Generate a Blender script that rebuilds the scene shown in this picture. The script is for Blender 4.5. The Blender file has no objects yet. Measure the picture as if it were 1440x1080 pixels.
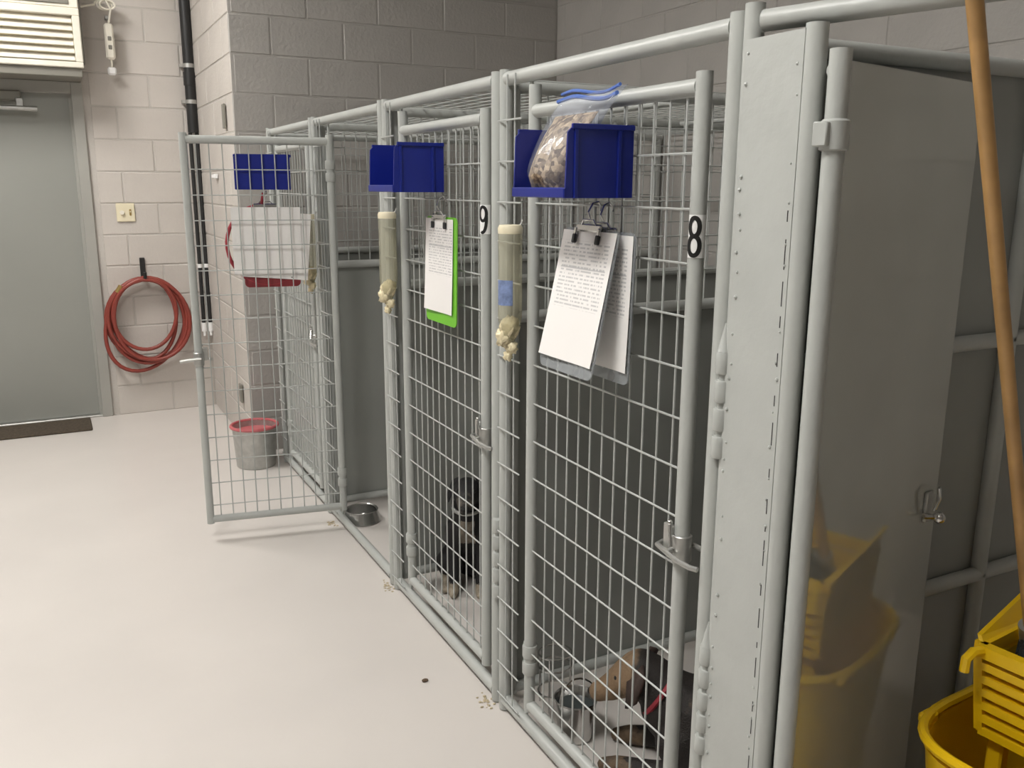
import bpy, math, random
from mathutils import Vector, Matrix
random.seed(7)
sc = bpy.context.scene
col = sc.collection

# ------------------------------------------------------------------ camera
cam = bpy.data.cameras.new('camera')
cam.sensor_width = 36.0
cam.lens = 36.0 * 1240.0 / 1440.0
cam.clip_start = 0.02
cam_o = bpy.data.objects.new('camera', cam)
col.objects.link(cam_o)
R = ((0.88715, -0.09715, 0.45114), (-0.46146, -0.19610, 0.86522), (0.00441, -0.97576, -0.21880))
cam_o.matrix_world = Matrix(((R[0][0], -R[0][1], -R[0][2], 0.0),
                             (R[1][0], -R[1][1], -R[1][2], 0.0),
                             (R[2][0], -R[2][1], -R[2][2], 1.5),
                             (0, 0, 0, 1)))
sc.camera = cam_o

# ------------------------------------------------------------------ world, exposure
w = bpy.data.worlds.new('world'); sc.world = w; w.use_nodes = True
w.node_tree.nodes['Background'].inputs[0].default_value = (0.9, 0.95, 1.0, 1)
w.node_tree.nodes['Background'].inputs[1].default_value = 0.05
sc.view_settings.view_transform = 'Standard'
sc.view_settings.look = 'None'
sc.view_settings.gamma = 1.0
sc.view_settings.use_curve_mapping = False
sc.view_settings.exposure = 0.0
LAMP = 43.0          # emission strength of the ceiling light diffusers
CEIL = 3.55
LIGHTS = [(-0.75, 4.55), (-0.70, 1.20)]

# ------------------------------------------------------------------ materials
def mat(name, rgb, rough=0.5, metal=0.0, var=0.06, vscale=6.0, bump=0.0, bscale=60.0, spec=0.5, trans=0.0, alpha=1.0, coat=0.0):
    m = bpy.data.materials.new(name); m.use_nodes = True
    nt = m.node_tree; b = nt.nodes['Principled BSDF']
    b.inputs['Roughness'].default_value = rough
    b.inputs['Metallic'].default_value = metal
    b.inputs['Specular IOR Level'].default_value = spec
    b.inputs['Transmission Weight'].default_value = trans
    b.inputs['Alpha'].default_value = alpha
    b.inputs['Coat Weight'].default_value = coat
    tc = nt.nodes.new('ShaderNodeTexCoord')
    if var > 0:
        n = nt.nodes.new('ShaderNodeTexNoise'); n.inputs['Scale'].default_value = vscale; n.inputs['Detail'].default_value = 4
        r = nt.nodes.new('ShaderNodeValToRGB')
        r.color_ramp.elements[0].position = 0.3; r.color_ramp.elements[1].position = 0.7
        r.color_ramp.elements[0].color = (*[c * (1 - var) for c in rgb], 1)
        r.color_ramp.elements[1].color = (*[min(1, c * (1 + var)) for c in rgb], 1)
        nt.links.new(tc.outputs['Object'], n.inputs['Vector'])
        nt.links.new(n.outputs['Fac'], r.inputs['Fac'])
        nt.links.new(r.outputs['Color'], b.inputs['Base Color'])
    else:
        b.inputs['Base Color'].default_value = (*rgb, 1)
    if bump > 0:
        n2 = nt.nodes.new('ShaderNodeTexNoise'); n2.inputs['Scale'].default_value = bscale; n2.inputs['Detail'].default_value = 3
        bp = nt.nodes.new('ShaderNodeBump'); bp.inputs['Strength'].default_value = bump; bp.inputs['Distance'].default_value = 0.01
        nt.links.new(tc.outputs['Object'], n2.inputs['Vector'])
        nt.links.new(n2.outputs['Fac'], bp.inputs['Height'])
        nt.links.new(bp.outputs['Normal'], b.inputs['Normal'])
    return m

M = {}
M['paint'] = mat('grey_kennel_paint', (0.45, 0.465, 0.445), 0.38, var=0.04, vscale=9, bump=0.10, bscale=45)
M['sheet'] = mat('grey_sheet_paint_shaded', (0.29, 0.298, 0.28), 0.24, var=0.05, vscale=4, bump=0.03, bscale=8)  # kennel paint made darker; the dim interior's shade is put into this colour
M['leaf'] = mat('dark_gloss_sheet_paint', (0.52, 0.525, 0.49), 0.06, metal=0.50, var=0.05, vscale=4, bump=0.012, bscale=4, spec=0.8)
M['wire'] = mat('grey_wire_coating', (0.44, 0.455, 0.44), 0.4, var=0.03)
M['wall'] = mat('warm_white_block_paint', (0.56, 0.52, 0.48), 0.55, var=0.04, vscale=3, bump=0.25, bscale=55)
M['wallshade'] = mat('taupe_block_paint_shaded', (0.43, 0.41, 0.385), 0.55, var=0.05, vscale=3, bump=0.3, bscale=55)  # darker than the pale blocks; part of the walls' shade is in this colour
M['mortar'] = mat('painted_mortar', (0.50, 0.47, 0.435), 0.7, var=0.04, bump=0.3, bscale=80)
M['mortarshade'] = mat('taupe_mortar_shaded', (0.43, 0.41, 0.385), 0.7, var=0.04, bump=0.3, bscale=80)  # matches the darkened blocks, with the same shade in its colour
M['floor'] = mat('pale_epoxy_floor', (0.66, 0.62, 0.585), 0.28, var=0.03, vscale=2.0, bump=0.03, bscale=6)
M['ceil'] = mat('ceiling_white', (0.75, 0.74, 0.71), 0.8, var=0.02)
M['door'] = mat('grey_door_paint', (0.29, 0.295, 0.27), 0.42, var=0.03, vscale=2)
M['frame'] = mat('grey_door_frame_paint', (0.36, 0.355, 0.325), 0.45, var=0.03)
M['dark'] = mat('dark_rubber', (0.02, 0.02, 0.022), 0.5, var=0.1)
M['black'] = mat('black_pipe', (0.018, 0.018, 0.018), 0.45, var=0.15)
M['cream'] = mat('cream_plastic', (0.78, 0.71, 0.52), 0.4, var=0.03)
M['acwhite'] = mat('aged_white_plastic', (0.80, 0.76, 0.66), 0.45, var=0.05)
M['acdark'] = mat('grey_sleeve_metal', (0.22, 0.21, 0.18), 0.5, var=0.05)
M['steel'] = mat('stainless_steel', (0.62, 0.62, 0.61), 0.22, metal=1.0, var=0.05)
M['zinc'] = mat('galvanised_steel', (0.50, 0.50, 0.48), 0.4, metal=0.8, var=0.12, vscale=25)
M['hose'] = mat('red_rubber_hose', (0.25, 0.045, 0.032), 0.42, var=0.1)
M['mat'] = mat('brown_coir_mat', (0.085, 0.065, 0.045), 0.95, var=0.3, vscale=60, bump=0.8, bscale=220)
M['blue'] = mat('royal_blue_plastic', (0.008, 0.018, 0.21), 0.33, var=0.06)
M['yellow'] = mat('yellow_plastic', (0.90, 0.57, 0.008), 0.30, var=0.05)
M['wood'] = mat('varnished_wood', (0.44, 0.255, 0.095), 0.38, var=0.25, vscale=12)
M['mopdark'] = mat('wet_mop_strands', (0.025, 0.03, 0.032), 0.7, var=0.5, vscale=40, bump=1.0, bscale=90)
M['brownwater'] = mat('dirty_water', (0.10, 0.05, 0.02), 0.1, var=0.2)
M['green'] = mat('lime_green_plastic', (0.17, 0.52, 0.035), 0.35, var=0.04)
M['red'] = mat('red_nylon', (0.33, 0.03, 0.045), 0.6, var=0.1, vscale=60)
M['redrim'] = mat('pinkish_red_plastic', (0.52, 0.13, 0.14), 0.4, var=0.1)
M['plate'] = mat('white_sticker', (0.85, 0.85, 0.84), 0.5, var=0.02)
M['ink'] = mat('black_ink', (0.008, 0.008, 0.008), 0.5, var=0.0)
M['bag'] = mat('yellowed_plastic_bag', (0.78, 0.69, 0.46), 0.4, var=0.2, vscale=30, bump=0.6, bscale=60)
M['blueprint'] = mat('pale_blue_print', (0.18, 0.24, 0.42), 0.5, var=0.4, vscale=60)
M['zip'] = mat('blue_zip_strip', (0.10, 0.19, 0.55), 0.3, var=0.2)
M['crumb'] = mat('brown_crumb', (0.12, 0.08, 0.05), 0.9, var=0.3, vscale=80)
M['straw'] = mat('tan_sawdust', (0.52, 0.44, 0.30), 0.9, var=0.3, vscale=80)
M['brass'] = mat('brass', (0.55, 0.40, 0.16), 0.35, metal=1.0, var=0.1)

def clear_plastic(name, tint, fac, rough=0.15):
    m = bpy.data.materials.new(name); m.use_nodes = True
    nt = m.node_tree; b = nt.nodes['Principled BSDF']; out = nt.nodes['Material Output']
    b.inputs['Base Color'].default_value = (*tint, 1); b.inputs['Roughness'].default_value = rough
    t = nt.nodes.new('ShaderNodeBsdfTransparent'); t.inputs[0].default_value = (*[min(1, 0.6 + c * 0.4) for c in tint], 1)
    mx = nt.nodes.new('ShaderNodeMixShader'); 
    n = nt.nodes.new('ShaderNodeTexNoise'); n.inputs['Scale'].default_value = 18
    tc = nt.nodes.new('ShaderNodeTexCoord'); nt.links.new(tc.outputs['Object'], n.inputs['Vector'])
    mr = nt.nodes.new('ShaderNodeMapRange'); mr.inputs['To Min'].default_value = fac - 0.12; mr.inputs['To Max'].default_value = fac + 0.12
    nt.links.new(n.outputs['Fac'], mr.inputs['Value']); nt.links.new(mr.outputs['Result'], mx.inputs[0])
    nt.links.new(t.outputs[0], mx.inputs[1]); nt.links.new(b.outputs[0], mx.inputs[2])
    nt.links.new(mx.outputs[0], out.inputs['Surface'])
    return m
M['clear'] = clear_plastic('clear_acrylic', (0.55, 0.58, 0.60), 0.35)
M['bottle'] = clear_plastic('cloudy_bottle_plastic', (0.66, 0.64, 0.50), 0.27)
M['zipbag'] = clear_plastic('clear_zip_bag_film', (0.75, 0.78, 0.85), 0.16, 0.08)

def kibble_mat():
    m = mat('dry_kibble', (0.25, 0.17, 0.09), 0.7, var=0.0, bump=0.8, bscale=70)
    nt = m.node_tree; b = nt.nodes['Principled BSDF']
    v = nt.nodes.new('ShaderNodeTexVoronoi'); v.inputs['Scale'].default_value = 95
    tc = nt.nodes.new('ShaderNodeTexCoord'); nt.links.new(tc.outputs['Object'], v.inputs['Vector'])
    r = nt.nodes.new('ShaderNodeValToRGB')
    r.color_ramp.elements[0].color = (0.10, 0.06, 0.035, 1); r.color_ramp.elements[1].color = (0.62, 0.47, 0.30, 1)
    sep = nt.nodes.new('ShaderNodeSeparateColor'); nt.links.new(v.outputs['Color'], sep.inputs[0])
    nt.links.new(sep.outputs[0], r.inputs['Fac']); nt.links.new(r.outputs['Color'], b.inputs['Base Color'])
    return m
M['kibble'] = kibble_mat()

def paper_mat():
    # printed form: rows of grey text lines down to about 60 % of the sheet, blank below
    m = bpy.data.materials.new('printed_form_paper'); m.use_nodes = True
    nt = m.node_tree; b = nt.nodes['Principled BSDF']; b.inputs['Roughness'].default_value = 0.7
    L = nt.links.new
    uv = nt.nodes.new('ShaderNodeUVMap'); sp = nt.nodes.new('ShaderNodeSeparateXYZ'); L(uv.outputs[0], sp.inputs[0])
    def mth(op, a, bb, clamp=False):
        n = nt.nodes.new('ShaderNodeMath'); n.operation = op; n.use_clamp = clamp
        for i, x in enumerate((a, bb)):
            if x is None: continue
            if isinstance(x, (int, float)): n.inputs[i].default_value = x
            else: L(x, n.inputs[i])
        return n.outputs[0]
    rows = mth('MULTIPLY', sp.outputs[1], 34.0)
    fr = mth('FRACT', rows, None)
    line = mth('GREATER_THAN', fr, 0.55)
    rid = mth('FLOOR', rows, None)
    cmb = nt.nodes.new('ShaderNodeCombineXYZ'); L(mth('MULTIPLY', sp.outputs[0], 26.0), cmb.inputs[0]); L(mth('MULTIPLY', rid, 7.3), cmb.inputs[1])
    nz = nt.nodes.new('ShaderNodeTexNoise'); nz.inputs['Scale'].default_value = 1.0; nz.inputs['Detail'].default_value = 2; L(cmb.outputs[0], nz.inputs['Vector'])
    words = mth('GREATER_THAN', nz.outputs['Fac'], 0.46)
    inx = mth('MULTIPLY', mth('GREATER_THAN', sp.outputs[0], 0.08), mth('LESS_THAN', sp.outputs[0], 0.92))
    iny = mth('MULTIPLY', mth('GREATER_THAN', sp.outputs[1], 0.38), mth('LESS_THAN', sp.outputs[1], 0.90))
    # one heavier rule across the form
    rule = mth('LESS_THAN', mth('ABSOLUTE', mth('SUBTRACT', sp.outputs[1], 0.69), None), 0.006)
    t = mth('MULTIPLY', mth('MULTIPLY', line, words), mth('MULTIPLY', inx, iny))
    t = mth('ADD', mth('MULTIPLY', t, 0.6), mth('MULTIPLY', mth('MULTIPLY', rule, inx), 0.6), True)
    mx = nt.nodes.new('ShaderNodeMixRGB'); mx.inputs[1].default_value = (0.84, 0.82, 0.80, 1); mx.inputs[2].default_value = (0.38, 0.38, 0.39, 1)
    L(t, mx.inputs[0]); L(mx.outputs[0], b.inputs['Base Color'])
    return m
M['paper'] = paper_mat()
M['plainpaper'] = mat('white_paper', (0.84, 0.82, 0.80), 0.7, var=0.03)

def emit_mat(name, rgb, s):
    m = bpy.data.materials.new(name); m.use_nodes = True
    nt = m.node_tree; b = nt.nodes['Principled BSDF']
    b.inputs['Base Color'].default_value = (0.9, 0.9, 0.9, 1)
    b.inputs['Emission Color'].default_value = (*rgb, 1); b.inputs['Emission Strength'].default_value = s
    return m
M['lamp'] = emit_mat('lamp_diffuser', (1.0, 0.975, 0.935), LAMP)

# ------------------------------------------------------------------ mesh helpers
class MB:
    def __init__(s): s.v = []; s.f = []
    def add(s, vs, fs):
        o = len(s.v); s.v += [tuple(v) for v in vs]; s.f += [tuple(i + o for i in f) for f in fs]; return s
    def box(s, a, b, bev=0.0):
        x0, y0, z0 = [min(p, q) for p, q in zip(a, b)]; x1, y1, z1 = [max(p, q) for p, q in zip(a, b)]
        if bev <= 0:
            return s.add([(x0,y0,z0),(x1,y0,z0),(x1,y1,z0),(x0,y1,z0),(x0,y0,z1),(x1,y0,z1),(x1,y1,z1),(x0,y1,z1)],
                         [(0,3,2,1),(4,5,6,7),(0,1,5,4),(1,2,6,5),(2,3,7,6),(3,0,4,7)])
        e = min(bev, (x1-x0)*.45, (y1-y0)*.45, (z1-z0)*.45)
        vs = []; idx = {}
        for ix, X in ((0, (x0, x0+e)), (1, (x1, x1-e))):
            for iy, Y in ((0, (y0, y0+e)), (1, (y1, y1-e))):
                for iz, Z in ((0, (z0, z0+e)), (1, (z1, z1-e))):
                    for k, p in enumerate(((X[0], Y[1], Z[1]), (X[1], Y[0], Z[1]), (X[1], Y[1], Z[0]))):
                        idx[ix, iy, iz, k] = len(vs); vs.append(p)
        fs = []
        def q(*k): fs.append([idx[i] for i in k])
        q((0,0,0,0),(0,0,1,0),(0,1,1,0),(0,1,0,0)); q((1,0,0,0),(1,1,0,0),(1,1,1,0),(1,0,1,0))
        q((0,0,0,1),(1,0,0,1),(1,0,1,1),(0,0,1,1)); q((0,1,0,1),(0,1,1,1),(1,1,1,1),(1,1,0,1))
        q((0,0,0,2),(0,1,0,2),(1,1,0,2),(1,0,0,2)); q((0,0,1,2),(1,0,1,2),(1,1,1,2),(0,1,1,2))
        for i in (0,1):
            for j in (0,1):
                q((0,i,j,1),(1,i,j,1),(1,i,j,2),(0,i,j,2))
                q((i,0,j,0),(i,1,j,0),(i,1,j,2),(i,0,j,2))
                q((i,j,0,0),(i,j,1,0),(i,j,1,1),(i,j,0,1))
                for k in (0,1): fs.append([idx[i,j,k,0], idx[i,j,k,1], idx[i,j,k,2]])
        return s.add(vs, fs)
    def sweep(s, pts, r, n=12, closed=False, cap=True):
        pts = [Vector(p) for p in pts]; m = len(pts)
        rs = r if isinstance(r, (list, tuple)) else [r] * m
        up = None; vs = []
        for i, p in enumerate(pts):
            a = pts[(i - 1) % m] if (closed or i > 0) else p
            b = pts[(i + 1) % m] if (closed or i < m - 1) else p
            t = (b - a)
            if t.length < 1e-9: t = Vector((0, 0, 1))
            t.normalize()
            if up is None:
                up = Vector((0, 0, 1)) if abs(t.z) < 0.9 else Vector((1, 0, 0))
            up = (up - t * up.dot(t))
            if up.length < 1e-6: up = t.orthogonal()
            up.normalize(); sd = t.cross(up)
            for k in range(n):
                an = 2 * math.pi * k / n
                vs.append(p + (up * math.cos(an) + sd * math.sin(an)) * rs[i])
        fs = []
        for i in range(m if closed else m - 1):
            j = (i + 1) % m
            for k in range(n):
                l = (k + 1) % n
                fs.append((i*n+k, j*n+k, j*n+l, i*n+l))
        if cap and not closed:
            fs.append(tuple(range(n))); fs.append(tuple((m-1)*n + k for k in reversed(range(n))))
        return s.add(vs, fs)
    def tube(s, a, b, r, n=12): return s.sweep([a, b], r, n)
    def wire(s, a, b, r, n=5): return s.sweep([a, b], r, n)
    def lathe(s, prof, c=(0,0,0), n=24, cap=True):
        vs = []; m = len(prof)
        for r, z in prof:
            for k in range(n):
                a = 2*math.pi*k/n; vs.append((c[0]+r*math.cos(a), c[1]+r*math.sin(a), c[2]+z))
        fs = []
        for i in range(m-1):
            for k in range(n):
                l = (k+1) % n; fs.append((i*n+k, i*n+l, (i+1)*n+l, (i+1)*n+k))
        if cap:
            fs.append(tuple(reversed(range(n)))); fs.append(tuple((m-1)*n+k for k in range(n)))
        return s.add(vs, fs)
    def ball(s, c, r, n=10, sc_=(1,1,1)):
        prof = [(max(1e-4, math.sin(math.pi*i/n)), -math.cos(math.pi*i/n)) for i in range(n+1)]
        vs = []; m = 2*n
        for q, z in prof:
            for k in range(m):
                a = 2*math.pi*k/m; vs.append((c[0]+r*sc_[0]*q*math.cos(a), c[1]+r*sc_[1]*q*math.sin(a), c[2]+r*sc_[2]*z))
        fs = [(i*m+k, i*m+(k+1) % m, (i+1)*m+(k+1) % m, (i+1)*m+k) for i in range(n) for k in range(m)]
        return s.add(vs, fs)
    def quad(s, pts): return s.add(pts, [tuple(range(len(pts)))])
    def build(s, name, material, parent=None, smooth=False, kind=None, label=None, angle=0.7):
        me = bpy.data.meshes.new(name); me.from_pydata(s.v, [], s.f); me.update()
        import bmesh
        bm = bmesh.new(); bm.from_mesh(me); bmesh.ops.recalc_face_normals(bm, faces=bm.faces)
        if smooth:
            for f in bm.faces: f.smooth = True
            for e in bm.edges:
                if len(e.link_faces) == 2 and e.calc_face_angle(0) > angle: e.smooth = False
        bm.to_mesh(me); bm.free()
        me.materials.append(material)
        o = bpy.data.objects.new(name, me); col.objects.link(o)
        if parent is not None: o.parent = parent
        if kind: o['kind'] = kind
        if label: o['label'] = label
        return o

def empty(name, loc=(0,0,0), rz=0.0, label=None, cat=None, group=None, kind=None):
    o = bpy.data.objects.new(name, None); col.objects.link(o)
    o.location = loc; o.rotation_euler = (0, 0, rz); o.empty_display_size = 0.05
    tag(o, label, cat, group, kind); return o
def tag(o, label=None, cat=None, group=None, kind=None):
    if label: o['label'] = label
    if cat: o['category'] = cat
    if group: o['group'] = group
    if kind: o['kind'] = kind
    return o
def inst(src, parent, loc, name=None):
    c = src.copy(); col.objects.link(c); c.parent = parent; c.location = loc; return c

# ------------------------------------------------------------------ room shell
YF, YB, XJ, XR, XL, YN = 6.27, 5.0, 0.94, 2.91, -3.2, -2.8
PITCH, BL, BH, JO = 0.198, 0.40, 0.198, 0.007
fl = MB().box((XL-.2, YN-.2, -0.12), (XR+.2, YF+.2, 0)).build('floor', M['floor'], kind='structure')
tag(fl, 'pale glossy epoxy floor of the kennel room', 'floor')
ce = MB().box((XL-.2, YN-.2, CEIL), (XR+.2, YF+.2, CEIL+.1)).build('ceiling', M['ceil'], kind='structure')
tag(ce, 'white ceiling above the kennel room', 'ceiling')
DX0, DX1, DZ = -0.68, 0.255, 2.09
b = MB()
b.box((XL, YF, 0), (DX0, YF+.2, CEIL)); b.box((DX1, YF, 0), (XR+.2, YF+.2, CEIL)); b.box((DX0, YF, DZ), (DX1, YF+.2, CEIL))
wall_far = tag(b.build('wall_far', M['mortar'], kind='structure'), 'pale painted block wall around the grey door', 'wall')
wall_return = tag(MB().box((XJ, YB, 0), (XJ+.2, YF, CEIL)).build('wall_return', M['mortar'], kind='structure'), 'short pale block wall returning beside the black pipe', 'wall')
wall_back = tag(MB().box((XJ+.2, YB, 0), (XR+.2, YB+.2, CEIL)).build('wall_back', M['mortarshade'], kind='structure'), 'taupe grey block wall with shade in its colour at the far end of the kennels', 'wall')
wall_right = tag(MB().box((XR, YN, 0), (XR+.2, YB, CEIL)).build('wall_right', M['mortarshade'], kind='structure'), 'taupe grey block wall with shade in its colour behind the kennel row', 'wall')
M['walldim'] = mat('grey_low_bounce_paint', (0.36, 0.35, 0.33), 0.7, var=0.03)  # darkened on the unseen walls to cut the light they bounce back
wall_left = tag(MB().box((XL-.2, YN, 0), (XL, YF, CEIL)).build('wall_left', M['walldim'], kind='structure'), 'unseen darkened wall on the open side of the room', 'wall')
wall_near = tag(MB().box((XL, YN-.2, 0), (XR, YN, CEIL)).build('wall_near', M['walldim'], kind='structure'), 'unseen darkened wall behind the camera', 'wall')

_bc = {}
def block(parent, axis, a0, a1, z0, z1, plane, sgn, material):
    """one concrete block, proud of the mortar; axis 'x' wall runs along x (faces -y), axis 'y' wall runs along y (faces -x)"""
    wd, ht = round(a1 - a0, 4), round(z1 - z0, 4)
    key = (axis, wd, ht, material.name)
    if key not in _bc:
        m_ = MB()
        d = 0.0035
        if axis == 'x': m_.box((-wd/2, -d, -ht/2), (wd/2, 0.02, ht/2), 0.004)
        else: m_.box((-d, -wd/2, -ht/2), (0.02, wd/2, ht/2), 0.004)
        o = m_.build('concrete_block', material, parent); _bc[key] = o.data
    else:
        o = bpy.data.objects.new('concrete_block', _bc[key]); col.objects.link(o); o.parent = parent
    jit = random.uniform(-0.0012, 0.0012)
    c = (a0 + a1) / 2; zc = (z0 + z1) / 2
    o.location = (c, plane + jit, zc) if axis == 'x' else (plane + jit, c, zc)
    return o
def lay(parent, axis, lo, hi, zlo, zhi, plane, material, off, zoff=-0.005, holes=()):
    k0 = int((zlo - zoff) // PITCH)
    k = k0
    while True:
        z0 = zoff + k * PITCH + JO/2; z1 = zoff + (k + 1) * PITCH - JO/2
        if z0 > zhi - 0.03: break
        a = off + (BL/2 if k % 2 else 0); a -= math.ceil((a - lo) / BL) * BL
        while a < hi - 0.02:
            p, q = max(a, lo) + JO/2, min(a + BL, hi) - JO/2
            zz0, zz1 = max(z0, zlo), min(z1, zhi)
            ok = q - p > 0.03 and zz1 - zz0 > 0.02
            if ok:
                segs = [(p, q)]
                for (hx0, hx1, hz0, hz1) in holes:
                    if zz1 > hz0 and zz0 < hz1:
                        ns = []
                        for (s0, s1) in segs:
                            if s1 <= hx0 or s0 >= hx1: ns.append((s0, s1))
                            else:
                                if s0 < hx0 - .03: ns.append((s0, hx0))
                                if s1 > hx1 + .03: ns.append((hx1, s1))
                        segs = ns
                for (s0, s1) in segs: block(parent, axis, s0, s1, zz0, zz1, plane, -1, material)
            a += BL
        k += 1
lay(wall_far, 'x', -1.2, XJ - .008, 0.0, 3.0, YF, M['wall'], 0.66, holes=[(DX0-.06, DX1+.06, -1, DZ+.06)])
lay(wall_return, 'y', YB + .012, YF - .008, 0.0, 3.0, XJ, M['wall'], 5.0)
lay(wall_back, 'x', XJ - .0065, XR - .008, 0.0, 3.0, YB, M['wallshade'], 1.35)
lay(wall_right, 'y', 0.6, YB - .006, 0.0, 3.0, XR, M['wallshade'], 0.9)
# end face of the return wall is faced by the back wall's blocks
MB().box((XJ-.001, YB-.0012, 0), (XJ+.21, YB+.008, CEIL)).build('end_face', M['mortarshade'], wall_back)

# door with frame, closer, header
door = empty('door_1', (0, 0, 0), kind='structure', label='grey steel door with closer bar under the air conditioner', cat='door')
b = MB(); b.box((DX0+.03, YF+.03, .012), (DX1-.035, YF+.075, DZ-.035), .003); b.build('door_panel', M['door'], door)
b = MB(); b.box((DX1-.045, YF-.022, 0), (DX1+.02, YF+.1, DZ+.02), .004); b.box((DX1-.06, YF+.02, 0), (DX1-.03, YF+.1, DZ), .002); b.build('door_jamb', M['frame'], door)
b = MB(); b.box((DX0-.02, YF-.022, 0), (DX0+.045, YF+.1, DZ+.02), .004); b.build('door_jamb', M['frame'], door)
b = MB(); b.box((DX0+.045, YF-.022, DZ-.05), (DX1-.045, YF+.1, DZ+.02), .004); b.build('door_header', M['frame'], door)
b = MB(); b.box((-.45, YF-.035, 1.985), (-.06, YF+.03, 2.045), .008); b.build('closer_box', M['acdark'], door)
b = MB(); b.tube((-.40, YF-.06, 1.945), (.02, YF-.06, 1.94), .014, 12); b.box((-.09, YF-.06, 1.945), (-.05, YF-.03, 2.0), .004); b.tube((-.38, YF-.06, 1.945), (-.38, YF+.03, 1.945), .012)
b.build('closer_arm', M['zinc'], door, smooth=True)
b = MB(); b.box((DX0, YF-.01, 0), (DX1, YF+.1, .012), .003); b.build('threshold', M['zinc'], door)

# door mat
b = MB(); b.box((-.95, 5.915, 0.0), (.135, 6.225, .014), .006)
tag(b.build('door_mat', M['mat']), 'dark brown rectangular mat on the floor before the door', 'mat')

# ------------------------------------------------------------------ ceiling lights
for i, (lx, ly) in enumerate(LIGHTS):
    t = empty('ceiling_light', (lx, ly, CEIL), label=['ceiling light panel nearest the grey door', 'ceiling light panel over the middle of the floor'][i], cat='light', group='ceiling light panels')
    b = MB(); 
    for s in (-1, 1):
        b.box((s*.31-.012, -.62, -.06), (s*.31+.012, .62, -.001)); b.box((-.31, s*.61-.012, -.06), (.31, s*.61+.012, -.001))
    b.build('frame', M['plate'], t)
    MB().box((-.298, -.598, -.045), (.298, .598, -.03)).build('diffuser', M['lamp'], t)

# ------------------------------------------------------------------ air conditioner and its cord
ac = empty('air_conditioner', (0, YF, 2.16), label='aged white wall air conditioner above the grey door', cat='air conditioner')
ax0, ax1, yf = -.75, .285, -.32
b = MB(); b.box((ax0-.01, yf+.05, .03), (ax1+.012, -.012, .55), .006); b.build('sleeve', M['acdark'], ac)
for q0, q1 in (((ax0, 0), (ax1, .032)), ((ax1-.040, .032), (ax1, .285)), ((ax0, .032), (ax0+.040, .285)), ((ax0, .285), (ax1, .325))):
    b = MB(); b.box((q0[0], yf, q0[1]), (q1[0], yf+.055, q1[1]), .004); b.build('bezel', M['acwhite'], ac)
b = MB(); b.box((ax0, yf+.012, .326), (ax1, yf+.055, .56), .006); b.build('control_panel', M['acwhite'], ac)
b = MB(); b.box((ax1-.42, yf+.004, .345), (ax1-.05, yf+.012, .372), .003); b.build('air_slot', M['acdark'], ac)
b = MB(); b.box((ax0+.04, yf+.04, .03), (ax1-.04, yf+.05, .29)); b.build('filter_backing', M['cream'], ac)
sl = None
for k in range(6):
    z = .045 + k * .041
    if sl is None:
        b = MB(); b.add([(ax0+.04, .0, .0), (ax1-.043, .0, .0), (ax1-.043, .028, .030), (ax0+.04, .028, .030),
                         (ax0+.04, .0, -.006), (ax1-.043, .0, -.006), (ax1-.043, .028, .024), (ax0+.04, .028, .024)],
                        [(0,1,2,3),(7,6,5,4),(0,4,5,1),(1,5,6,2),(2,6,7,3),(3,7,4,0)])
        sl = b.build('louvre_slat', M['acwhite'], ac); sl.location = (0, yf+.008, z)
    else: inst(sl, ac, (0, yf+.008, z))
b = MB(); b.box((ax0-.005, -.30, -.05), (ax1-.01, -.002, .0), .004); b.build('support_shelf', M['acdark'], ac)

cd = empty('power_cord', (.45, YF-.006, 2.2), label='white cord with a hanging plug box beside the air conditioner', cat='cord')
pts = []
for i in range(60):
    a = i/59*2*math.pi*2.2
    pts.append((.0 - .045*math.cos(a) - .02 + (.0005*i), -.075 - .0007*i, .355 + .028*math.sin(a)))
b = MB(); b.sweep([(-.145, -.10, .33), (-.12, -.09, .34)] + pts + [(.02, -.11, .33), (.005, -.10, .26), (.0, -.09, .24)], .006, 8)
b.build('cord', M['acwhite'], cd, smooth=True)
b = MB(); b.sweep([(0, -.085, .05), (.003, -.08, .02), (0.0, -.075, -.01)], .006, 8); b.build('plug_cord', M['acwhite'], cd, smooth=True)
b = MB(); b.box((-.026, -.11, .045), (.026, -.062, .25), .010); pb = b.build('plug_box', M['acwhite'], cd)
b = MB(); b.box((-.010, -.114, .10), (.010, -.108, .125), .003); b.build('test_button', M['acdark'], pb)
b = MB(); b.box((-.010, -.114, .15), (.010, -.108, .175), .003); b.build('reset_button', M['acdark'], pb)
b = MB(); b.box((-.024, -.102, -.045), (.024, -.06, .0), .008); b.build('plug', M['plate'], cd)
b = MB(); b.box((-.012, -.06, .28), (.012, -.001, .30), .003); b.build('cord_hook', M['zinc'], cd)

# ------------------------------------------------------------------ switch plate
t = empty('wall_switch', (.46, YF-.0065, 1.325), label='cream dial and switch plate on the block wall', cat='switch')
b = MB(); b.box((-.055, -.009, -.058), (.055, -.001, .058), .004); pl = b.build('plate', M['cream'], t)
b = MB(); b.sweep([(-.022, -.009, .0), (-.022, -.024, .0)], .013, 16); b.build('dial', M['acwhite'], t, smooth=True)
b = MB(); b.box((.022, -.011, -.020), (.034, -.008, .020), .001); sw = b.build('toggle_slot', M['brass'], t)
b = MB(); b.box((.025, -.022, .0), (.031, -.009, .010), .001); b.build('toggle', M['cream'], sw)

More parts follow.
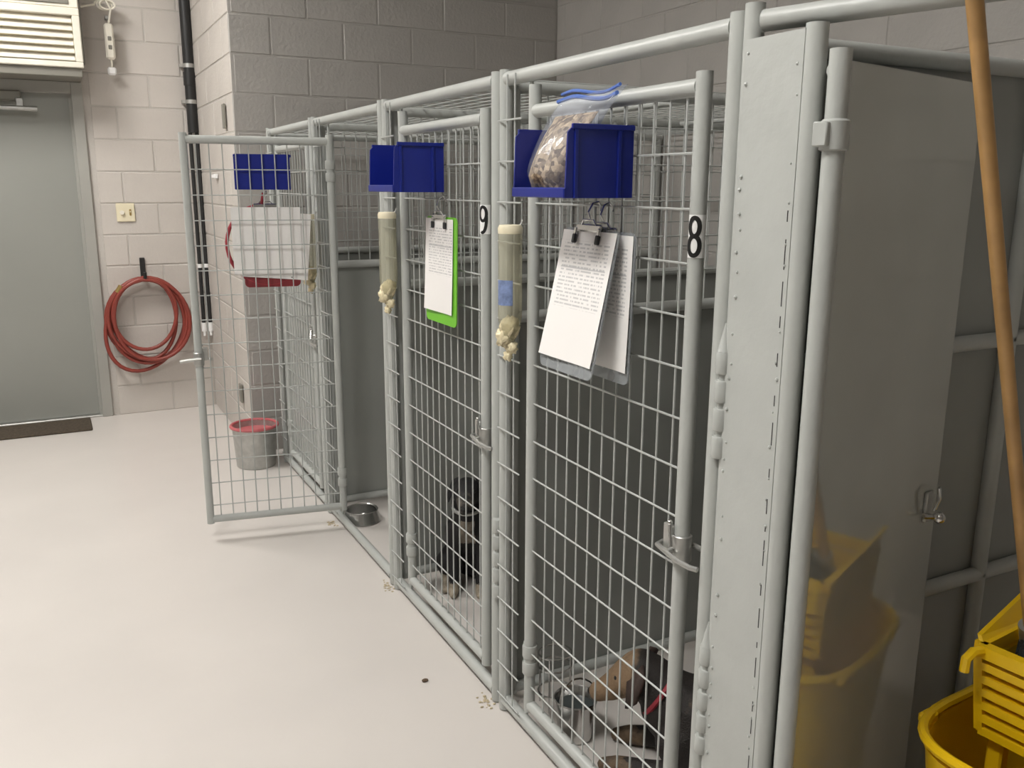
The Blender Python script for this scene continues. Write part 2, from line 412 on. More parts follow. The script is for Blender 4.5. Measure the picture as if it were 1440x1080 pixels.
# ------------------------------------------------------------------ hose on hook
t = empty('hose_hook', (.533, YF-.0065, .95), label='black hook on the wall holding the red hose', cat='hook')
b = MB(); b.box((-.016, -.012, -.06), (.016, -.001, .085), .003); b.build('back_plate', M['black'], t)
b = MB(); b.sweep([(0, -.006, -.045), (0, -.05, -.055), (0, -.10, -.05), (0, -.125, -.03), (0, -.13, .0)], .011, 10); b.build('hook_arm', M['black'], t, smooth=True)
t = empty('garden_hose', (.533, YF-.07, .905), label='coiled red rubber hose hanging from the black hook', cat='hose')
loops = [(.245, .270, .00, -.030, 0.000), (.222, .285, -.010, -.012, .003), (.235, .255, .045, .005, -.004), (.250, .275, -.015, .02, .004), (.215, .335, -.090, -.02, .0), (.175, .185, -.03, -.045, -.006), (.235, .265, .045, -.04, .0)]
pts = []; N = 40
for i, (rx, rz, ox, oy, dz) in enumerate(loops):
    nx = loops[(i+1) % len(loops)]
    for k in range(N):
        f = k / N; s_ = f*f*(3-2*f)
        RX = rx + (nx[0]-rx)*s_; RZ = rz + (nx[1]-rz)*s_; OX = ox + (nx[2]-ox)*s_; OY = oy + (nx[3]-oy)*s_
        a = 2*math.pi*f
        pts.append((OX*(.5-.5*math.cos(a)) + RX*math.sin(a), OY + .006*math.sin(a*2+i), -RZ*(1-math.cos(a)) + dz))
pts = pts[6:-4]
b = MB(); b.sweep(pts, .0125, 10); b.build('hose', M['hose'], t, smooth=True)
e = Vector(pts[-1]); b = MB(); b.sweep([e, e + (Vector(pts[-1])-Vector(pts[-3])).normalized()*.05], .015, 12); b.build('end_fitting', M['brass'], t, smooth=True)

# ------------------------------------------------------------------ pipes in the corner
t = empty('waste_pipe', (.905, YF-.055, 0), label='thick black vertical pipe running up the wall corner', cat='pipe')
MB().tube((0, 0, 1.83), (0, 0, CEIL-.002), .034, 16).build('pipe', M['black'], t, smooth=True)
for z in (2.02, 2.24):
    b = MB(); b.tube((0, 0, z-.012), (0, 0, z+.012), .0365, 16); b.box((-.055, -.006, z-.010), (-.034, .045, z+.010)); b.build('clamp', M['zinc'], t, smooth=True)
b = MB(); b.tube((0, 0, 2.12), (0, 0, 2.20), .039, 16); b.build('coupling', M['black'], t, smooth=True)
for i, dx in enumerate((-.021, .021)):
    t = empty('hose_line', (.905+dx, YF-.055, 0), label=['thin black line under the thick pipe, the left one', 'thin black line under the thick pipe, the right one'][i], cat='pipe', group='thin black lines in the corner')
    MB().tube((0, 0, .585), (0, 0, 1.828), .0125, 10).build('pipe', M['black'], t, smooth=True)
    b = MB(); b.tube((0, 0, .53), (0, 0, .59), .0165, 12); b.tube((0, 0, .50), (0, 0, .53), .009, 10); b.build('end_cap', M['plate'], t, smooth=True)
    b = MB(); b.tube((0, 0, .96), (0, 0, .985), .0145, 10); b.box((-.004, .010, .965), (.004, .046, .98)); b.build('clip', M['plate'], t)
b = MB(); b.box((-.012, -.05, -.014), (-.001, .05, .014), .003); b.box((-.03, -.012, -.010), (-.010, .012, .010), .002)
o = b.build('pipe_bracket', M['plate']); o.location = (XJ-.006, 5.62, 1.55); tag(o, 'small white bracket on the return wall behind the open gate', 'bracket')
b = MB(); b.box((-.014, -.028, -.065), (-.001, .028, .065), .003)
o = b.build('wall_box', M['acdark']); o.location = (XJ-.0065, 5.22, 1.87); tag(o, 'narrow grey cover box high on the return wall', 'box')
b = MB(); b.box((-.014, -.03, -.055), (-.001, .03, .055), .003)
o = b.build('wall_box', M['acdark']); o.location = (XJ-.0065, 5.24, .30); tag(o, 'narrow dark cover box low on the return wall above the pail', 'box')

# ------------------------------------------------------------------ pail on floor
t = empty('pail', (.900, 4.76, 0), label='grey pail with a pinkish red rim on the floor beyond the open gate', cat='pail')
MB().lathe([(.100, .0), (.104, .004), (.118, .222), (.114, .224), (.100, .008), (.001, .008)], n=32, cap=False).build('body', M['zinc'], t, smooth=True)
b = MB(); b.sweep([(.122*math.cos(a), .122*math.sin(a), .225) for a in [2*math.pi*k/40 for k in range(40)]], .009, 8, closed=True); b.build('rim', M['redrim'], t, smooth=True)
b = MB(); b.lathe([(.001, .19), (.112, .19), (.112, .194), (.001, .194)], n=32, cap=False); b.build('contents', M['redrim'], t)

# ------------------------------------------------------------------ kennel fronts
XK = 1.06
RT, RG, RW = .0172, .0155, .0024
FR = {8: (2.07, 1.215, 1.92, 1.30), 9: (2.96, 2.118, 2.81, 2.19), 10: (3.86, 3.005, 3.66, 3.096), 11: (4.73, 3.91, 4.58, 3.99)}
WH = {8: 'nearest kennel, number 8', 9: 'second kennel, number 9', 10: 'third kennel with the open gate', 11: 'farthest kennel'}
ZT = 1.768
def grid_wires(b, P, a0, a1, z0, z1, va, hz, r=RW):
    for a in va: b.wire(P(a, z0), P(a, z1), r)
    for z in hz: b.wire(P(a0, z, .0035), P(a1, z, .0035), r)
def barrel_hinge(parent, x, y, z0, n, r=.0145, kh=.036, gap=.012, tip=True, material=None):
    for k in range(n):
        z = z0 - k*(kh+gap)
        b = MB(); b.lathe([(r*.9, -kh), (r, -kh+.003), (r, -.003), (r*.9, 0)], (x, y, z), 14); 
        b.box((x+.002, y-.012, z-kh+.004), (x+.018, y+.012, z-.004))
        b.build('hinge_knuckle', material or M['paint'], parent, smooth=True)
    b = MB(); b.tube((x, y, z0 - n*(kh+gap) + gap), (x, y, z0-.001), r*.55, 10)
    if tip: b.lathe([(r*.95, 0), (r*.8, .004), (r*.1, .05)], (x, y, z0+.0005), 12)
    b.build('hinge_pin', M['paint'], parent, smooth=True)

for k, (yl, yr, gl, gr) in FR.items():
    t = empty('kennel_fence', (XK, (yl+yr)/2, 0), label='grey tube front frame of the ' + WH[k], cat='fence', group='kennel front frames')
    yc = (yl+yr)/2; a, c = yl-yc, yr-yc
    for y in (a, c):
        b = MB(); b.tube((0, y, .004), (0, y, ZT+.016), RT, 18); b.build('post', M['paint'], t, smooth=True)
    b = MB(); b.tube((0, a-RT*.6, ZT-.006), (0, c+RT*.6, ZT-.006), RT, 18); b.build('top_rail', M['paint'], t, smooth=True)
    b = MB(); b.tube((0, a-RT*.6, .034), (0, c+RT*.6, .034), RT, 18); b.build('bottom_rail', M['paint'], t, smooth=True)
    # narrow strip of fixed mesh between post and gate
    g = gl-yc + RG + .012
    b = MB(); 
    b.tube((.006, g, .05), (.006, g, ZT-.02), .005, 8)
    b.build('strip_bar', M['paint'], t)
    b = MB()
    n = max(1, round((a-RT-g)/.05))
    va = [g + (a-g)*i/(n+1) for i in range(1, n+1)]
    grid_wires(b, lambda q, z, d=0: (-RT-.001-d, q, z), g, a+.004, .05, ZT, va, [.06+.1*i for i in range(0, 17)])
    b.build('wire_strip', M['wire'], t, kind='stuff')
    if k in (8, 9):
        barrel_hinge(t, -.012, c-.022, .585 if k == 9 else 1.215, 5 if k == 9 else 4, kh=.038 if k == 9 else .040, tip=(k == 8))
        if k == 8: barrel_hinge(t, -.012, c-.022, .640, 5)

def make_gate(k, sheet=False):
    yl, yr, gl, gr = FR[k]
    wd = gl - gr
    lab = {8: 'closed grey wire mesh gate of the nearest kennel marked 8', 9: 'closed grey wire mesh gate of the kennel marked 9', 10: 'grey wire mesh gate swung open into the room', 11: 'closed grey gate of the farthest kennel behind the open gate'}[k]
    t = empty('kennel_gate', (XK, gl, 0), label=lab, cat='gate', group='kennel gates')
    # local: y runs from 0 (hinge stile) to -wd (latch stile)
    b = MB(); b.tube((0, 0, .082), (0, 0, 1.735 if k != 10 else 1.70), RG, 18); b.build('stile', M['paint'], t, smooth=True)
    b = MB(); b.tube((0, -wd, .082), (0, -wd, 1.70), RG, 18); b.build('stile', M['paint'], t, smooth=True)
    b = MB(); b.tube((0, -RG*.6, 1.675), (0, -wd+RG*.6, 1.675), RG, 18); b.build('top_rail', M['paint'], t, smooth=True)
    b = MB(); b.tube((0, -RG*.6, .10), (0, -wd+RG*.6, .10), RG, 18); b.build('bottom_rail', M['paint'], t, smooth=True)
    b = MB()
    n = round((wd-.03)/.05)
    va = [-wd + .044 + .05*i for i in range(0, 20) if -wd + .044 + .05*i < -.03]
    grid_wires(b, lambda q, z, d=0: (-d, q, z), -RG*.7, -wd+RG*.7, .10, 1.675, va, [.16+.1*i for i in range(0, 16)])
    b.build('wire_mesh', M['wire'], t, kind='stuff')
    if sheet:
        b = MB(); b.box((.008, -wd+RG, .10), (.011, -RG, 1.10)); b.build('sheet_panel', M['paint'], t)
    # hinge collars on the hinge stile
    for z in (1.60, .28):
        b = MB()
        b.lathe([(RG+.004, -.035), (RG+.005, -.033), (RG+.005, -.003), (RG+.004, 0)], (0, 0, z), 16)
        b.lathe([(RG+.004, -.035), (RG+.005, -.033), (RG+.005, -.003), (RG+.004, 0)], (0, 0, z-.05), 16)
        if k != 10: b.box((.004, .01, z-.07), (.012, .045, z-.012))
        b.build('hinge_collar', M['paint'], t, smooth=True)
    # fork latch on the latch stile
    z = .80
    b = MB(); b.lathe([(RG+.003, -.028), (RG+.005, -.026), (RG+.005, .026), (RG+.003, .028)], (0, -wd, z), 16)
    b.box((-RG-.004, -wd+.006, z-.01), (-RG+.006, -wd+.036, z+.045), .002)
    la = b.build('latch_collar', M['zinc'], t, smooth=True)
    b = MB()
    b.sweep([(-.006, -wd+.05, z-.004), (-.026, -wd+.044, z-.005), (-.030, -wd+.02, z-.006), (-.031, -wd-.02, z-.012), (-.027, -wd-.06, z-.014), (-.020, -wd-.075, z-.014)], .0055, 8)
    b.sweep([(.022, -wd+.01, z+.004), (.026, -wd-.04, z+.002), (.022, -wd-.072, z-.004)], .0055, 8)
    b.tube((-.031, -wd+.005, z-.006), (.024, -wd+.005, z+.004), .006, 8)
    b.build('latch_fork', M['zinc'], la, smooth=True)
    b = MB(); b.tube((-.03, -wd-.004, z+.008), (-.022, -wd+.012, z+.05), .004, 8); b.ball((-.022, -wd+.012, z+.052), .006, 6); b.build('latch_pin', M['steel'], la, smooth=True)
    return t, wd
gates = {}
for k in FR: gates[k] = make_gate(k, sheet=(k == 11))
g10 = gates[10][0]
OPEN = math.radians(-100)      # swung outward into the room
g10.rotation_euler = (0, 0, OPEN)

# number plates
def ell(cy, cz, ry, rz, a0, a1, n):
    return [(cy + ry*math.cos(math.radians(a0+(a1-a0)*i/n)), cz + rz*math.sin(math.radians(a0+(a1-a0)*i/n))) for i in range(n+1)]
DIG = {8: [ell(0, .0170, .0092, .0165, 0, 360, 28), ell(0, -.0170, .0105, .0175, 0, 360, 28)],
       9: [ell(0, .0150, .0100, .0185, 0, 360, 28), ell(-.001, .002, .0110, .0365, 14, -112, 22)]}
def digit(k, parent, wd, rr, zc, a_mid):
    b_ = MB(); hw = .0041
    for path in DIG[k]:
        L_, R_ = [], []; n_ = len(path)
        for i_, (y, z) in enumerate(path):
            p = path[max(0, i_-1)]; q = path[min(n_-1, i_+1)]
            if path[0] == path[-1] or abs(path[0][0]-path[-1][0]) < 1e-6 and abs(path[0][1]-path[-1][1]) < 1e-6:
                p = path[(i_-1) % (n_-1)]; q = path[(i_+1) % (n_-1)]
            ty, tz = q[0]-p[0], q[1]-p[1]; l = math.hypot(ty, tz) or 1
            ny, nz_ = -tz/l, ty/l
            L_.append((y+ny*hw, z+nz_*hw)); R_.append((y-ny*hw, z-nz_*hw))
        vs = []
        for (y, z) in L_ + R_:
            a = a_mid - y/rr          # +y of the drawing reads to the right (towards -y in the room)
            vs.append((-(rr+.0007)*math.cos(a), -wd + (rr+.0007)*math.sin(a), zc+z))
        b_.add(vs, [(i_, i_+1, n_+i_+1, n_+i_) for i_ in range(n_-1)])
    return b_.build('digit', M['ink'], parent)
for k in (8, 9):
    t, wd = gates[k]
    b = MB()
    # sticker bent round the tube
    N = 10; rr = RG + .0012; vs = []; fs = []
    for i in range(N+1):
        a = math.radians(-112 + 128*i/N)
        for z in (-.039, .039):
            vs.append((-rr*math.cos(a), -wd + rr*math.sin(a), 1.412+z))
    for i in range(N): fs.append((2*i, 2*i+2, 2*i+3, 2*i+1))
    b.add(vs, fs)
    p = b.build('number_sticker', M['plate'], t, smooth=True, label='white sticker with a black %d' % k)
    digit(k, p, wd, rr, 1.412, math.radians(-34))

# ------------------------------------------------------------------ filler panel, bay 7 rail, sheet gate
t = empty('filler_panel', (XK, 1.10, 0), label='narrow flat grey sheet panel between two posts beside kennel 8', cat='panel')
MB().tube((0, .080, .004), (0, .080, 1.792), .0165, 18).build('post', M['paint'], t, smooth=True)
MB().tube((0, -.058, .004), (0, -.058, 1.742), .0172, 18).build('post', M['paint'], t, smooth=True)
b = MB(); b.box((-.0165, -.050, .03), (-.0135, .078, 1.735)); b.build('sheet', M['paint'], t)
b = MB()
z = .08
while z < 1.73:
    if random.random() < .75: b.ball((-.0168, .070+random.uniform(-.004, .004), z), random.uniform(.0022, .004), 4)
    if random.random() < .75: b.ball((-.0168, -.040+random.uniform(-.003, .003), z+.02), random.uniform(.0018, .0034), 4)
    z += random.uniform(.02, .07)
b.build('weld_beads', M['paint'], t, smooth=True, kind='stuff')
b = MB()
z = .06
while z < 1.45:
    l = random.uniform(.01, .05)
    b.box((-.0172, -.0415, z), (-.0160, -.0400, z+l)); z += l + random.uniform(.006, .05)
b.build('seam_gaps', M['dark'], t, kind='stuff')

t = empty('bay_rail', (1.066, 1.163, 0), label='angled grey top rail at upper right behind the mop handle', cat='rail')
b = MB(); b.tube((.0, .0, 1.764), (.27, -.86, 1.764), .0175, 18); b.build('rail', M['paint'], t, smooth=True)
b = MB(); b.tube((.27, -.86, .004), (.27, -.86, 1.782), .0175, 18); b.build('post', M['paint'], t, smooth=True)

LA = math.radians(13.0)
t = empty('sheet_gate', (XK+.004, .996, 0), LA, label='dark glossy sheet metal gate pushed inward behind the mop bucket', cat='gate')
MB().tube((0, 0, .06), (0, 0, 1.70), .0165, 18).build('stile', M['paint'], t, smooth=True)
b = MB(); b.box((.0, -.0045, .10), (.490, -.0020, 1.685)); b.build('sheet', M['leaf'], t)
b = MB(); b.tube((.005, .012, 1.672), (.477, .012, 1.672), .013, 14); b.build('top_rail', M['paint'], t, smooth=True)
b = MB(); b.tube((.005, .012, .115), (.477, .012, .115), .013, 14); b.build('bottom_rail', M['paint'], t, smooth=True)
b = MB(); b.tube((.475, .012, .10), (.475, .012, 1.684), .013, 14); b.build('free_stile', M['paint'], t, smooth=True)
for z in (1.60, .35):
    b = MB(); b.lathe([(.0185, -.046), (.0215, -.044), (.0215, -.003), (.0185, 0)], (0, 0, z), 18); b.box((-.030, -.004, z-.040), (.0, .020, z-.004), .002)
    b.build('hinge_strap', M['paint'], t, smooth=True)
# latch on the sheet gate
z = .868
b = MB(); b.box((.435, -.012, z-.018), (.462, -.0045, z+.045), .002); la = b.build('latch_plate', M['zinc'], t)
b = MB(); b.sweep([(.425, -.012, z), (.44, -.026, z), (.46, -.03, z+.002)], .006, 8); b.ball((.45, -.032, z-.004), .012, 8); b.build('latch_bolt', M['steel'], la, smooth=True)
b = MB(); b.sweep([(.445, -.022, z+.01), (.450, -.028, z+.035), (.458, -.022, z+.05), (.470, -.018, z+.05)], .004, 8); b.build('latch_lever', M['steel'], la, smooth=True)

# ------------------------------------------------------------------ partitions between the kennels
XE = XR - .012
def partition(y, label, braces, solid_all=False, xs=XK+.034):
    t = empty('kennel_partition', (xs, y, 0), label=label, cat='partition', group='kennel partitions')
    L = XE - xs
    zm = 1.155; r = .0165
    for z, nm in ((ZT-.02 if not solid_all else 1.728, 'top_rail'), (zm if not solid_all else 1.19, 'middle_rail'), (.045, 'bottom_rail')):
        MB().tube((0, 0, z), (L, 0, z), r, 14).build(nm, M['paint'], t, smooth=True)
    if solid_all: MB().tube((0, 0, .655), (L, 0, .655), r, 14).build('lower_rail', M['paint'], t, smooth=True)
    for x in braces: MB().tube((x, 0, .03), (x, 0, ZT-.02 if not solid_all else 1.728), r, 14).build('upright', M['paint'], t, smooth=True)
    zz = 1.72 if solid_all else zm
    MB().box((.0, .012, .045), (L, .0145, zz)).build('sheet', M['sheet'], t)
    if not solid_all:
        b = MB(); grid_wires(b, lambda q, z, d=0: (q, -d, z), 0, L, zm, ZT-.02, [.05*i for i in range(1, int(L/.05))], [1.26+.1*i for i in range(5)])
        b.build('wire_mesh', M['wire'], t, kind='stuff')
    return t
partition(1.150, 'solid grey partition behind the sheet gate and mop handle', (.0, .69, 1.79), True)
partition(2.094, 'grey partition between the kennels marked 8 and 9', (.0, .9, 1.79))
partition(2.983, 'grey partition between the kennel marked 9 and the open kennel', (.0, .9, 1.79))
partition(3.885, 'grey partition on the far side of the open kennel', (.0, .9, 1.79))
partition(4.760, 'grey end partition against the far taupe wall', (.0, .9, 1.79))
# wire roofs
ys = [1.150, 2.094, 2.983, 3.885, 4.760]
RL = ['wire mesh roof over the nearest kennel marked 8', 'wire mesh roof over the kennel marked 9', 'wire mesh roof over the open kennel', 'wire mesh roof over the farthest kennel']
for i in range(1, 4):
    y0, y1 = ys[i]+.02, ys[i+1]-.02
    t = empty('kennel_roof', (XK+.03, y0, ZT-.004), label=RL[i], cat='roof', group='kennel roofs')
    b = MB(); L = XE - XK - .03; W = y1-y0
    for j in range(int(L/.05)+1): b.wire((.05*j, 0, 0), (.05*j, W, 0), RW, 4)
    for j in range(int(W/.1)+1): b.wire((0, .1*j, .004), (L, .1*j, .004), RW, 4)
    b.build('wire_mesh', M['wire'], t, kind='stuff')
    b = MB()
    for x in (.62, 1.22): b.tube((x, 0, -.014), (x, W, -.014), .011, 10)
    b.build('support_bar', M['paint'], t, smooth=True)

# ------------------------------------------------------------------ blue hopper bins
def make_bin(label, loc, rz=0):
    # local: back plane x=0 against mesh, opening towards -x, width along y 0..W
    D, W, H, th = .155, .215, .135, .004
    t = empty('hopper_bin', loc, rz, label=label, cat='bin', group='blue hopper bins')
    def slab(pts, nrm):   # polygon with thickness
        b_ = MB(); n = len(pts); q = [Vector(p)+Vector(nrm)*th for p in pts]
        b_.add(list(pts)+q, [tuple(range(n)), tuple(reversed(range(n, 2*n)))] + [(i, (i+1) % n, n+(i+1) % n, n+i) for i in range(n)]); return b_
    slab([(0,0,0),(0,W,0),(0,W,H+.005),(0,0,H+.005)], (-1,0,0)).build('back', M['blue'], t)
    slab([(-th,0,0),(-D,0,0),(-D,W,0),(-th,W,0)], (0,0,1)).build('base', M['blue'], t)
    side = lambda y: [(-th,y,th),(-D,y,th),(-D,y,.018),(-D+.004,y,H-.012),(-D+.014,y,H-.002),(-th,y,H+.003)]
    slab(side(0), (0,1,0)).build('side', M['blue'], t)
    slab(side(W-th), (0,1,0)).build('side', M['blue'], t)
    b = MB(); b.box((-D-.004, 0, 0), (-D+.003, W, .020), .002); b.build('front_lip', M['blue'], t)
    for q0, q1 in (((-D+.012, -.005, H-.006), (0, .002, H+.004)), ((-D+.012, W-.002, H-.006), (0, W+.005, H+.004)), ((-.038, -.004, .0), (-.030, .001, H-.006)), ((-D+.018, -.004, .0), (-D+.026, .001, H-.006))):
        b = MB(); b.box(q0, q1, .001); b.build('rib', M['blue'], t)
    return t
make_bin('blue plastic bin holding a kibble bag on the gate marked 8', (XK-.017, 1.486, 1.478))
make_bin('empty blue plastic bin on the gate marked 9', (XK-.017, 2.436, 1.482))
# third bin hangs on the far face of the open gate; gate-local point -> world
def on_gate(k, x, y, z):
    m = Matrix.Translation((XK, FR[k][2], 0)) @ Matrix.Rotation(OPEN if k == 10 else 0, 4, 'Z')
    return m @ Vector((x, y, z))
make_bin('blue plastic bin seen through the open gate mesh', on_gate(10, -.017, -.375, 1.482), OPEN)

# zip bag of kibble in bin 8
t = empty('kibble_bag', (.935, 1.632, 1.486), label='clear zip bag of brown kibble standing in the blue bin', cat='bag')
def pillow(w0, w1, h, th, bend, nx=14, nz=18, lean=0.0, seed=1):
    rnd = random.Random(seed); vs = []; fs = []
    for side in (-1, 1):
        for j in range(nz+1):
            v = j/nz; wd = w0 + (w1-w0)*v
            for i in range(nx+1):
                u = i/nx*2-1
                tt = th*(1-u*u)**.5 * (min(1, (1-v)*1.5)**.6) * min(1, .35+v*3) * .5 + .0008
                cr = .0045*math.sin(u*7+v*5+seed)*math.sin(v*9+seed) * (1-abs(u))
                vs.append((side*tt + cr + bend*v*v, -u*wd/2 - lean*v, h*v))
    o2 = (nx+1)*(nz+1)
    for j in range(nz):
        for i in range(nx):
            a = j*(nx+1)+i; fs.append((a, a+1, a+nx+2, a+nx+1)); a += o2; fs.append((a, a+nx+1, a+nx+2, a+1))
    for j in range(nz):
        for i in (0, nx):
            a = j*(nx+1)+i; fs.append((a, a+nx+1, a+nx+1+o2, a+o2))
    for i in range(nx):
        a = i; fs.append((a, a+1, a+1+o2, a+o2)); a = nz*(nx+1)+i; fs.append((a, a+1, a+1+o2, a+o2))
    return vs, fs
b = MB(); b.add(*pillow(.128, .165, .158, .075, .045, lean=.030)); b.build('kibble', M['kibble'], t, smooth=True, angle=3)
b = MB(); b.add(*pillow(.138, .235, .205, .085, .075, lean=.050)); b.build('bag_film', M['zipbag'], t, smooth=True, angle=3)
b = MB(); 
b.sweep([(.060+.004*math.sin(i*.7), -.043 + .113 - .226*i/14, .190+.006*math.sin(i*.45)) for i in range(15)], .0045, 6)
b.sweep([(.066+.004*math.sin(i*.7+1), -.046 + .115 - .230*i/14, .203+.006*math.sin(i*.45+.4)) for i in range(15)], .0035, 6)
b.build('zip_strip', M['zip'], t, smooth=True)

# ------------------------------------------------------------------ clipboards
def sheet_uv(o, w_, h_):
    me = o.data; uv = me.uv_layers.new(name='UVMap')
    for l in me.loops:
        c = me.vertices[l.vertex_index].co
        uv.data[l.index].uv = (-(c.y)/w_ + .5, (c.z)/h_ + 1.0)
def make_clip(label, loc, tilt, board, w_, h_, pw, ph, yaw=0.0, offy=0.0, printed=True, kind='hang', boardoff=(0, 0)):
    """hangs from top centre (origin); faces -x; width along y"""
    t = empty('clipboard', loc, 0, label=label, cat='clipboard', group='clipboards on the gates')
    t.rotation_euler = (0, math.radians(tilt), yaw)
    # rounded board
    pts = []; r = .018
    for cy_, cz_, a0 in ((w_/2-r, -r, 0), (-w_/2+r, -r, 90), (-w_/2+r, -h_+r, 180), (w_/2-r, -h_+r, 270)):
        for i in range(5):
            a = math.radians(a0 + 90*i/4); pts.append((cy_+r*math.cos(a)+boardoff[0], cz_+r*math.sin(a)+boardoff[1]))
    n = len(pts); b_ = MB()
    b_.add([(.0, y, z) for y, z in pts] + [(.003, y, z) for y, z in pts], [tuple(range(n)), tuple(reversed(range(n, 2*n)))] + [(i, (i+1) % n, n+(i+1) % n, n+i) for i in range(n)])
    b_.build('board', board, t)
    # slightly bowed paper
    nx, nz = 6, 14; vs = []; fs = []
    for j in range(nz+1):
        for i in range(nx+1):
            v = j/nz; u = i/nx-.5
            vs.append((-.0016 - .006*v*v*abs(math.sin(u*2.2+.6)) - .0012, u*pw + offy, -.006 - ph*v))
    for j in range(nz):
        for i in range(nx): a = j*(nx+1)+i; fs.append((a, a+1, a+nx+2, a+nx+1))
    b_ = MB(); b_.add(vs, fs); p = b_.build('paper', M['paper'] if printed else M['plainpaper'], t, smooth=True, angle=3); sheet_uv(p, pw, ph)
    # clip: wire bar with two feet
    b_ = MB(); b_.box((-.009, -.048, -.008), (-.001, .048, .008), .003); b_.box((-.011, -.050, -.030), (-.004, -.040, .0), .002); b_.box((-.011, .040, -.030), (-.004, .050, .0), .002)
    c_ = b_.build('clip', M['steel'], t)
    for q in (-.045, .045):
        b_ = MB(); b_.box((-.0125, q-.006, -.034), (-.0045, q+.006, -.014), .002); b_.build('clip_foot', M['dark'], c_)
    b_ = MB(); b_.sweep([(-.006, -.03, .004), (-.010, -.02, .016), (-.010, .02, .016), (-.006, .03, .004)], .0022, 8)
    b_.sweep([(-.006, 0, .018), (-.012, .004, .032), (-.002, .008, .052), (.010, .006, .058), (.016, .003, .050), (.016, 0, .040)], .0022, 8); b_.build('hanging_hook', M['steel'], c_, smooth=True)
    return t
make_clip('clear clipboard with a white form hanging askew in front on the gate marked 8', (1.016, 1.592, 1.414), 11.5, M['clear'], .215, .31, .208, .278)
make_clip('second clear clipboard partly hidden behind the askew one on the gate marked 8', (1.034, 1.563, 1.410), 1.5, M['clear'], .215, .31, .208, .278)
make_clip('lime green clipboard with a white form on the gate marked 9', (1.030, 2.430, 1.412), 1, M['green'], .228, .315, .205, .275, offy=.010)
mred = mat('maroon_clipboard', (0.22, 0.025, 0.03), 0.45, var=0.1)
gl10 = on_gate(10, -.035, -.265, 1.418)
t = make_clip('white papers on a maroon clipboard behind the open gate mesh', gl10, 0, mred, .225, .31, .275, .275, yaw=OPEN, printed=False, boardoff=(-.0, -.012))
for ch in t.children:   # on the open gate the papers are turned towards the mesh
    if ch.name.startswith('board'): ch.location = (-.008, .015, -.012)
    if ch.name.startswith('paper'): ch.location = (.012, -.0, 0)
_pp = [c for c in t.children if c.name.startswith('paper')][0]
_p2 = _pp.copy(); col.objects.link(_p2); _p2.parent = t; _p2.location = (.007, .045, -.018); _p2.rotation_euler = (math.radians(-5), 0, 0)
# red lead drooping round the papers
t = empty('dog_lead', gl10 + Vector((0, 0, 0)), OPEN, label='red nylon lead looped round the papers on the open gate', cat='lead')
b = MB(); b.sweep([(-.012, .10*math.cos(a)*1.6 + .0, -.16 + .165*math.sin(a)) for a in [math.radians(95 + 10*i) for i in range(22)]], .0075, 8)
b.sweep([(-.010, .10*math.cos(math.radians(95))*1.6, .005), (-.004, -.01, .03), (.006, -.006, .05)], .006, 8)
b.build('strap', M['red'], t, smooth=True)
b = MB(); b.ball((-.012, .16*math.cos(math.radians(305)), -.16+.165*math.sin(math.radians(305))), .012, 8); b.build('snap_clip', M['steel'], t, smooth=True)

# ------------------------------------------------------------------ bag dispensing bottles
def make_bottle(label, loc, parent_rot=0.0, blue=False):
    t = empty('bag_dispenser', loc, parent_rot, label=label, cat='dispenser', group='bag dispensing bottles')
    MB().lathe([(.026, .302), (.0295, .296), (.030, .28), (.0295, .20), (.030, .14), (.030, .085), (.026, .055), (.017, .032), (.0125, .022), (.0125, .0)], n=24, cap=False).build('bottle', M['bottle'], t, smooth=True)
    MB().lathe([(.001, .288), (.0300, .289), (.0310, .302), (.027, .310), (.001, .306)], n=24, cap=False).build('bottle_base', M['cream'], t, smooth=True)
    rnd = random.Random(hash(label) % 1000 if False else len(label))
    b = MB()
    for (px, py, pz, pr) in ((0, 0, .055, .024), (-.012, .008, .030, .021), (.002, -.004, .006, .015), (-.004, .002, -.016, .012)):
        n0 = len(b.v); b.ball((px, py, pz), pr, 9, (1, 1, 1.15))
        for q_ in range(n0, len(b.v)):      # crumple the film
            v_ = Vector(b.v[q_]) - Vector((px, py, pz)); f_ = 1 + .22*math.sin(v_.x*420+pz*90)*math.sin(v_.y*380+1)+.16*math.sin(v_.z*520+v_.x*300)
            b.v[q_] = tuple(Vector((px, py, pz)) + v_*f_)
    b.build('plastic_bags', M['bag'], t, smooth=True, angle=3)
    if blue:
        vs = []; fs = []; N = 8
        for j in range(2):
            for i in range(N+1):
                a = math.radians(170 + 85*i/N); vs.append((.0308*math.cos(a), .0308*math.sin(a), .115+.062*j))
        for i in range(N): fs.append((i, i+1, N+2+i, N+1+i))
        b = MB(); b.add(vs, fs); b.build('blue_print', M['blueprint'], t, smooth=True)
    b = MB(); b.sweep([(.02, 0, .303), (.03, 0, .312), (.034, 0, .322)], .002, 6); b.build('tie_wire', M['zinc'], t)
    return t
make_bottle('yellowed bag bottle with a blue print beside the gate marked 8', (1.006, 1.942, 1.098), 0, True)
make_bottle('cloudy bag bottle beside the blue bin of the gate marked 9', (1.006, 2.832, 1.105))
make_bottle('cloudy bag bottle on the far kennel behind the open gate', (.998, 3.80, 1.07))

